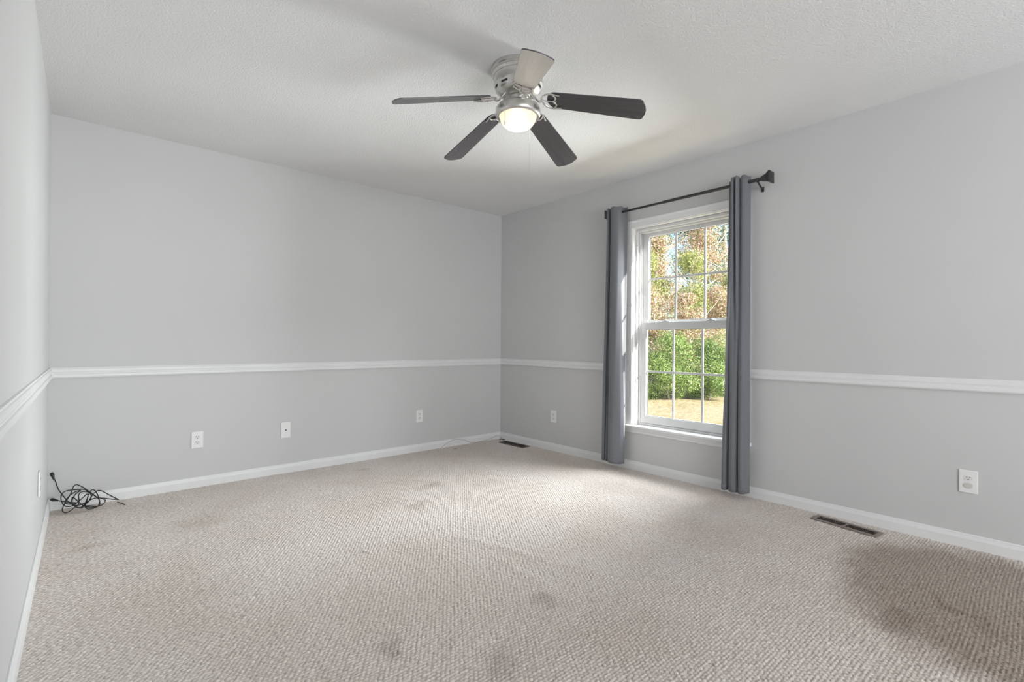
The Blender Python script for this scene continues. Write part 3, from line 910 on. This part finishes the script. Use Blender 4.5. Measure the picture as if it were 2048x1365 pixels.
for k in range(10):
    a0 = 2 * PI * k / 10 + 0.2
    b = B()
    V0, V1 = [], []
    for j in range(7):
        a = a0 + (j - 3) * 0.055
        for (L, dr) in ((V0, 0.0), (V1, 0.0)): pass
        V0.append(b.verts.new((FC.x + 0.1175 * math.cos(a), FC.y + 0.1175 * math.sin(a), 2.3405)))
        V1.append(b.verts.new((FC.x + 0.1142 * math.cos(a), FC.y + 0.1142 * math.sin(a), 2.3315)))
    for j in range(6): b.faces.new((V0[j], V0[j + 1], V1[j + 1], V1[j]))
    fp('vent_slot', b, M['slot'], mot, False)
b = B(); lathe(b, [(0.0, 2.3028), (0.060, 2.3028), (0.060, 2.296), (0.050, 2.293), (0.050, 2.262), (0.0, 2.262)], c0, 48, cap=False)
swh = fp('switch_housing', b, M['nickel'])
b = B(); lathe(b, [(0.0, 2.2618), (0.060, 2.2618), (0.086, 2.258), (0.103, 2.249), (0.1125, 2.236), (0.1155, 2.222), (0.1150, 2.208), (0.1115, 2.199), (0.1060, 2.195), (0.0990, 2.1945), (0.0945, 2.197), (0.0945, 2.236), (0.0, 2.24)], c0, 64, cap=False)
fit = fp('light_fitter', b, M['nickel'])
b = B()
prof = [(0.0935, 2.206), (0.0935, 2.198)]
for k in range(1, 13):
    a = PI / 2 * k / 12
    prof.append((0.0925 * math.cos(a) if k < 12 else 0.0, 2.196 - 0.066 * math.sin(a)))
lathe(b, prof, c0, 64, cap=False)
bowl = fp('glass_bowl', b, M['bowl'], label='frosted cream glass bowl glowing')
b = B(); bmesh.ops.create_uvsphere(b, u_segments=24, v_segments=14, radius=0.026)
bmesh.ops.translate(b, vec=(FC.x, FC.y, 2.178), verts=b.verts)
fp('bulb', b, M['bulb'])

SL, PITCH, PH = -0.232, math.radians(14), math.radians(16.7)
def zr(r): return 2.300 + SL * r
for k in range(5):
    az = math.radians((18.0, 88.5, 160.8, 235.5, 303.5)[k])
    er = Vector((math.cos(az), math.sin(az), SL)).normalized()
    et = Vector((-math.sin(az), math.cos(az), 0))
    en = er.cross(et)
    et2 = et * math.cos(PITCH) - en * math.sin(PITCH)
    en2 = er.cross(et2)
    org = Vector((FC.x, FC.y, 2.300))
    sl = math.sqrt(1 + SL * SL)
    MX = Matrix(((er.x, et2.x, en2.x, org.x), (er.y, et2.y, en2.y, org.y), (er.z, et2.z, en2.z, org.z), (0, 0, 0, 1)))
    # blade outline in (radial, tangential)
    r0, r1 = 0.150 * sl, 0.628 * sl
    w0, w1 = 0.054, 0.068
    ol = []
    for j in range(13):            # rounded root
        a = PI / 2 + PI * j / 12
        ol.append((r0 + 0.045 + 0.045 * math.cos(a), w0 * math.sin(a)))
    def tip(s):
        o2 = []
        for j in range(7):
            a = PI / 2 * j / 6
            o2.append((r1 - 0.012 - 0.024 + 0.024 * math.sin(a), s * (w1 - 0.024 + 0.024 * math.cos(a))))
        return o2
    ol += tip(-1) + [(r1 - 0.004, -w1 * 0.4), (r1, 0.0), (r1 - 0.004, w1 * 0.4)] + list(reversed(tip(1)))
    th = 0.0055
    pale = (k == 3)  # only this blade gets a pale underside
    b = B(); slab(b, ol, 0.0, th)
    me_b = obj('blade', b, M['espresso'], fan, False)
    me_b.matrix_local = Matrix.Translation(-FC) @ MX
    if pale:
        me_b['label'] = 'blade with a pale underside'
        b = B(); slab(b, [(x if x > r0 + 0.05 else x, y * 0.985) for x, y in ol], -0.0008, -0.0001)
        tag(obj('blade_face', b, M['pale_face'], me_b, False), 'pale cream underside')
    # blade iron: flat curved arm, then an open loop with three prongs under the blade root
    b = B()
    def P(x, y, z): return MX @ Vector((x, y, z))
    root_pt = Vector((FC.x, FC.y, 2.309)) + Vector((math.cos(az), math.sin(az), 0)) * 0.066
    A_ = [root_pt - Vector((math.cos(az), math.sin(az), 0)) * 0.012, root_pt, root_pt + Vector((math.cos(az), math.sin(az), 0)) * 0.012 + Vector((0, 0, -0.012)), P(0.112, 0, -0.012), P(0.132, 0, -0.006)]
    tube(b, catmull(A_, 5), (0.0045, 0.010), 10)
    zz = -0.0048
    U = []
    for j in range(17):
        a = -PI * 0.5 - 0.25 + (PI + 0.5) * j / 16
        U.append(P(0.180 - 0.052 * math.cos(a) * 1.0, 0.050 * math.sin(a), zz))
    tube(b, [P(0.225, -0.044, zz)] + U + [P(0.225, 0.044, zz)], (0.0034, 0.0050), 8)
    tube(b, [P(0.125, 0, zz), P(0.205, 0, zz)], (0.0032, 0.0042), 8)
    arc = [P(0.186 + 0.016 * abs(math.sin(j / 12 * 2 * PI)), -0.047 + 0.094 * j / 12, zz) for j in range(13)]
    tube(b, arc, (0.0032, 0.0042), 8)
    iron = fp('blade_iron', b, M['nickel'], fan)
    for (x, y) in ((0.152, 0.042), (0.152, -0.042), (0.190, 0.0)):
        b = B(); bmesh.ops.create_uvsphere(b, u_segments=10, v_segments=6, radius=0.0042); bmesh.ops.transform(b, matrix=MX @ Matrix.Translation((x, y, zz - 0.0028)), verts=b.verts)
        fp('screw', b, M['steel'], iron)

def chain(name, x, y, z0, z1, kind):
    b = B()
    n = int((z0 - z1) / 0.0042)
    tube(b, [(x, y, z0), (x, y, z1)], 0.0008, 6)
    for j in range(n):
        bmesh.ops.create_icosphere(b, subdivisions=1, radius=0.0016, matrix=Matrix.Translation((x, y, z0 - 0.0042 * j)))
    o = fp('pull_chain', b, M['nickel'], fan)
    b = B(); lathe(b, [(0.0, z1), (0.0022, z1 - 0.002), (0.003, z1 - 0.012), (0.0024, z1 - 0.022), (0.0, z1 - 0.024)], (x, y, 0), 12, cap=False)
    fp('pull_knob', b, M['nickel'], o)
DH = Vector((0.659, 0.752, 0)); RH = Vector((0.752, -0.659, 0))
q = FC - DH * 0.118 - RH * 0.064; chain('pull_chain', q.x, q.y, 2.215, 2.125, 0)
q = FC + DH * 0.105 + RH * 0.064; chain('pull_chain', q.x, q.y, 2.200, 1.965, 1)

# ------------------------------------------------------------------ outside
GZ = -0.45
def ground_mat():
    m, nt, bs, out = newmat('dry_lawn')
    tc = N(nt, 'ShaderNodeTexCoord')
    n1 = N(nt, 'ShaderNodeTexNoise', i_Scale=9.0, i_Detail=6.0, i_Roughness=0.7)
    n2 = N(nt, 'ShaderNodeTexNoise', i_Scale=0.8, i_Detail=3.0)
    nt.links.new(tc.outputs['Object'], n1.inputs['Vector']); nt.links.new(tc.outputs['Object'], n2.inputs['Vector'])
    r = ramp(nt, [(0.3, (0.30, 0.22, 0.12)), (0.5, (0.46, 0.36, 0.22)), (0.7, (0.62, 0.52, 0.36))])
    nt.links.new(n1.outputs['Fac'], r.inputs['Fac'])
    r2 = ramp(nt, [(0.35, (0.75, 0.8, 0.6)), (0.6, (1, 1, 1))])
    nt.links.new(n2.outputs['Fac'], r2.inputs['Fac'])
    mm = N(nt, 'ShaderNodeMix', data_type='RGBA', blend_type='MULTIPLY'); mm.inputs['Factor'].default_value = 1
    nt.links.new(r.outputs[0], mm.inputs['A']); nt.links.new(r2.outputs[0], mm.inputs['B'])
    nt.links.new(mm.outputs['Result'], bs.inputs['Base Color'])
    bs.inputs['Roughness'].default_value = 1
    bp = N(nt, 'ShaderNodeBump', i_Strength=0.8, i_Distance=0.05)
    nt.links.new(n1.outputs['Fac'], bp.inputs['Height']); nt.links.new(bp.outputs[0], bs.inputs['Normal'])
    return m
b = B()
bmesh.ops.create_grid(b, x_segments=40, y_segments=40, size=30)
for v in b.verts: v.co += Vector((22, 4, GZ + 0.04 * noise.noise(v.co * 0.4)))
for v in b.verts:
    if v.co.x < 0.3: v.co.x = 0.16
struct('lawn', b, simple('unused', (1, 1, 1)) if False else ground_mat(), 'dry tan lawn outside the window')

def leaf_mat(name, stops):
    m, nt, bs, out = newmat(name)
    at = N(nt, 'ShaderNodeAttribute', attribute_name='leaf_tint')
    r = ramp(nt, stops)
    nt.links.new(at.outputs['Fac'], r.inputs['Fac'])
    nt.links.new(r.outputs[0], bs.inputs['Base Color'])
    bs.inputs['Roughness'].default_value = 0.5
    tl = N(nt, 'ShaderNodeBsdfTranslucent')
    nt.links.new(r.outputs[0], tl.inputs['Color'])
    mx = N(nt, 'ShaderNodeMixShader'); mx.inputs['Fac'].default_value = 0.3
    nt.links.new(bs.outputs[0], mx.inputs[1]); nt.links.new(tl.outputs[0], mx.inputs[2])
    nt.links.new(mx.outputs[0], out.inputs['Surface'])
    return m
M['leaf_green'] = leaf_mat('leaf_green', [(0.0, (0.06, 0.13, 0.03)), (0.4, (0.20, 0.32, 0.08)), (0.75, (0.42, 0.52, 0.17)), (1.0, (0.70, 0.72, 0.36))])
M['leaf_pink'] = leaf_mat('leaf_russet', [(0.0, (0.12, 0.20, 0.06)), (0.30, (0.30, 0.36, 0.12)), (0.42, (0.50, 0.30, 0.20)), (0.65, (0.82, 0.58, 0.47)), (1.0, (0.90, 0.78, 0.68))])
M['leaf_olive'] = leaf_mat('leaf_olive', [(0.0, (0.12, 0.18, 0.06)), (0.45, (0.38, 0.42, 0.14)), (0.8, (0.62, 0.62, 0.25)), (1.0, (0.80, 0.70, 0.42))])
M['leaf_dark'] = leaf_mat('leaf_dark', [(0.0, (0.03, 0.07, 0.03)), (0.6, (0.10, 0.17, 0.06)), (1.0, (0.26, 0.32, 0.12))])
M['bark'] = simple('grey_bark', (0.60, 0.55, 0.50), 0.95, var=0.25, vscale=8, bump=0.6, bscale=20, bdist=0.02)

def leaves(n, clusters, size, rng, tint_bias=0.0):
    """n leaves scattered in ellipsoidal clusters [(cx,cy,cz,rx,ry,rz,weight)]"""
    w = np.array([c[6] for c in clusters], float); w /= w.sum()
    idx = rng.choice(len(clusters), n, p=w)
    c = np.array([c[:3] for c in clusters])[idx]; r = np.array([c[3:6] for c in clusters])[idx]
    d = rng.normal(size=(n, 3)); d /= np.linalg.norm(d, axis=1)[:, None]
    rad = rng.uniform(0.45, 1.0, n) ** 0.5
    pos = c + d * r * rad[:, None] + rng.normal(0, 0.16, (n, 3)) * r
    pos[:, 2] = np.maximum(pos[:, 2], GZ + 0.03)
    nrm = d + rng.normal(0, 0.7, (n, 3)); nrm[:, 2] += 0.5
    nrm /= np.linalg.norm(nrm, axis=1)[:, None]
    t = np.cross(nrm, rng.normal(size=(n, 3))); t /= np.linalg.norm(t, axis=1)[:, None]
    bt = np.cross(nrm, t)
    s = size * rng.uniform(0.6, 1.35, n)[:, None]
    v0 = pos - t * s; v2 = pos + t * s
    v1 = pos + bt * s * 0.45 + nrm * s * 0.12; v3 = pos - bt * s * 0.45 + nrm * s * 0.12
    co = np.stack([v0, v1, v2, v3], 1).reshape(-1, 3)
    tint = np.clip(rng.beta(2, 2.2, n) + tint_bias, 0, 1)
    return co, tint

def foliage(name, co, tint, mat, parent):
    n = len(tint)
    base = np.array(parent.location)
    me = bpy.data.meshes.new(name)
    me.vertices.add(n * 4); me.vertices.foreach_set('co', (co - base).astype(np.float32).ravel())
    me.loops.add(n * 6)
    i = np.arange(n)[:, None] * 4
    li = np.concatenate([i, i + 1, i + 2, i, i + 2, i + 3], 1).ravel().astype(np.int32)
    me.loops.foreach_set('vertex_index', li)
    me.polygons.add(n * 2)
    me.polygons.foreach_set('loop_start', np.arange(0, n * 6, 3, dtype=np.int32)); me.polygons.foreach_set('loop_total', np.full(n * 2, 3, dtype=np.int32))
    me.update(calc_edges=True)
    at = me.attributes.new('leaf_tint', 'FLOAT', 'FACE')
    at.data.foreach_set('value', np.repeat(tint, 2).astype(np.float32))
    return link_mesh(name, me, mat, parent)

def at_(px, D):
    """ground point seen in direction px of the view at depth D"""
    p = CAM + Vector((DIR.x, DIR.y, 0)).normalized() * D + Vector((RGT.x, RGT.y, 0)).normalized() * ((px - 1024) / F_PX * D)
    return Vector((p.x, p.y, GZ))

def woody(parent, p, h, r, rng, nb, name='trunk', lean=0.08, mat=None):
    b = B()
    top = Vector((rng.normal(0, lean) * h, rng.normal(0, lean) * h, h))
    tr = [Vector((0, 0, -0.05)), top * 0.35 + Vector((rng.normal(0, .04) * h, rng.normal(0, .04) * h, 0)), top * 0.7, top]
    tube(b, catmull(tr, 4), [r * (1 - 0.75 * i / 12) for i in range(13)], 8)
    for k in range(nb):
        f = rng.uniform(0.3, 0.95)
        s = top * f
        an = rng.uniform(0, 6.28); L = h * rng.uniform(0.18, 0.4)
        e1 = s + Vector((math.cos(an) * L * .6, math.sin(an) * L * .6, L * .35)); e2 = s + Vector((math.cos(an) * L, math.sin(an) * L, L * rng.uniform(.5, 1.0)))
        q = catmull([s, e1, e2], 3)
        rr = r * 0.42 * (1 - f * 0.5)
        tube(b, q, [rr * (1 - 0.75 * i / (len(q) - 1)) for i in range(len(q))], 6)
    return obj(name, b, mat or M['bark'], parent, True, 60)

def plant(name, label, cat, px, D, h, rx, n, size, mat, seed, ncl=9, trunk=None, z0=0.1, nb=6, bias=0.0, group=None):
    rng = np.random.default_rng(seed)
    p = at_(px, D)
    t = thing(name, label, cat, p, 0, group)
    cl = []
    for k in range(int(ncl * 1.7)):
        zz = p.z + z0 * h + (h - z0 * h) * rng.uniform(0.08, 0.92)
        f = math.sin(PI * min(0.97, max(0.18 if z0 > 0 else 0.36, (zz - p.z) / h * 0.85 + 0.12)))
        an = rng.uniform(0, 6.28); q = rx * f * rng.uniform(0.1, 0.75)
        cr = rx * rng.uniform(0.22, 0.50)
        cl.append((p.x + q * math.cos(an), p.y + q * math.sin(an), zz, cr, cr, cr * rng.uniform(0.6, 0.9), 1.0))
    co, ti = leaves(n, cl, size, rng, bias)
    woody(t, p, h * 0.9, trunk or h * 0.018, rng, nb)
    foliage('foliage', co, ti, mat, t)
    return t
SH = 'hedge shrubs beyond the lawn'
TR = 'trees beyond the hedge'
plant('evergreen_shrub', 'bright green leafy shrub behind the left panes of the lower sash', 'shrub', 1262, 13.7, 1.95, 0.85, 30800, 0.0223, M['leaf_green'], 12, z0=0.0, ncl=18, group=SH)
plant('evergreen_shrub', 'bright green leafy shrub behind the middle panes of the lower sash', 'shrub', 1340, 13.4, 1.75, 0.85, 30800, 0.0223, M['leaf_green'], 13, z0=0.0, ncl=18, group=SH)
plant('evergreen_shrub', 'bright green leafy shrub behind the right panes of the lower sash', 'shrub', 1420, 13.5, 1.75, 0.85, 30800, 0.0223, M['leaf_green'], 14, z0=0.0, ncl=18, group=SH, bias=-0.06)
plant('evergreen_shrub', 'bright green leafy shrub hidden behind the right curtain', 'shrub', 1540, 13.8, 1.8, 0.95, 9000, 0.045, M['leaf_green'], 15, z0=0.0, ncl=14, group=SH)
plant('evergreen_shrub', 'bright green leafy shrub hidden behind the left curtain', 'shrub', 1150, 13.9, 1.8, 1.0, 9000, 0.045, M['leaf_green'], 16, z0=0.0, ncl=14, group=SH)
plant('russet_shrub', 'pink leaved shrub rising behind the left panes', 'shrub', 1300, 15.6, 3.3, 0.85, 14300, 0.0279, M['leaf_pink'], 21, z0=0.22, ncl=14, group=SH)
plant('russet_shrub', 'pink leaved shrub rising behind the middle panes', 'shrub', 1372, 15.2, 3.1, 0.8, 15400, 0.0279, M['leaf_pink'], 22, z0=0.22, ncl=14, group=SH)
plant('russet_shrub', 'pink leaved shrub rising behind the right panes', 'shrub', 1440, 15.5, 3.4, 0.85, 15400, 0.0279, M['leaf_pink'], 23, z0=0.22, ncl=14, group=SH)
plant('olive_tree', 'yellow green small tree behind the left panes of the upper sash', 'tree', 1290, 18.0, 5.0, 1.2, 16500, 0.0341, M['leaf_olive'], 31, z0=0.25, ncl=14, nb=12, group=TR)
plant('olive_tree', 'yellow green small tree with pale bare branches behind the middle panes', 'tree', 1378, 17.6, 4.9, 1.2, 16500, 0.0341, M['leaf_olive'], 32, z0=0.25, ncl=14, nb=18, group=TR)
plant('olive_tree', 'yellow green small tree behind the right panes of the upper sash', 'tree', 1466, 18.0, 5.2, 1.2, 15400, 0.0341, M['leaf_olive'], 33, z0=0.25, ncl=14, nb=14, group=TR)
plant('olive_tree', 'yellow green small tree hidden behind the right curtain', 'tree', 1590, 18.0, 5.0, 1.5, 6000, 0.07, M['leaf_olive'], 34, z0=0.25, ncl=12, group=TR)
plant('autumn_tree', 'tall pinkish autumn tree at the top of the middle panes', 'tree', 1405, 21.5, 7.4, 1.6, 13200, 0.0434, M['leaf_pink'], 51, z0=0.4, ncl=12, nb=14, trunk=0.09, group=TR)
plant('autumn_tree', 'pinkish autumn tree behind the left panes of the upper sash', 'tree', 1316, 21.0, 6.3, 1.5, 15000, 0.043, M['leaf_pink'], 52, z0=0.3, ncl=12, nb=14, trunk=0.08, group=TR)
plant('tall_tree', 'tall dark leaved tree with a pale trunk in the top left pane', 'tree', 1326, 25, 11.5, 2.6, 11440, 0.062, M['leaf_dark'], 41, z0=0.40, ncl=15, trunk=0.15, nb=12, group=TR)
plant('tall_tree', 'tall dark leaved tree at the top right pane', 'tree', 1448, 27, 12.0, 2.8, 11440, 0.062, M['leaf_dark'], 43, z0=0.36, ncl=15, trunk=0.22, nb=12, group=TR)
plant('tall_tree', 'tall dark leaved tree beyond the right curtain', 'tree', 1600, 27, 12.0, 3.0, 5000, 0.12, M['leaf_dark'], 44, z0=0.3, ncl=16, trunk=0.22, group=TR)
plant('tall_tree', 'tall dark leaved tree beyond the left curtain', 'tree', 1200, 27, 12.0, 3.0, 5000, 0.12, M['leaf_dark'], 45, z0=0.3, ncl=16, trunk=0.22, group=TR)
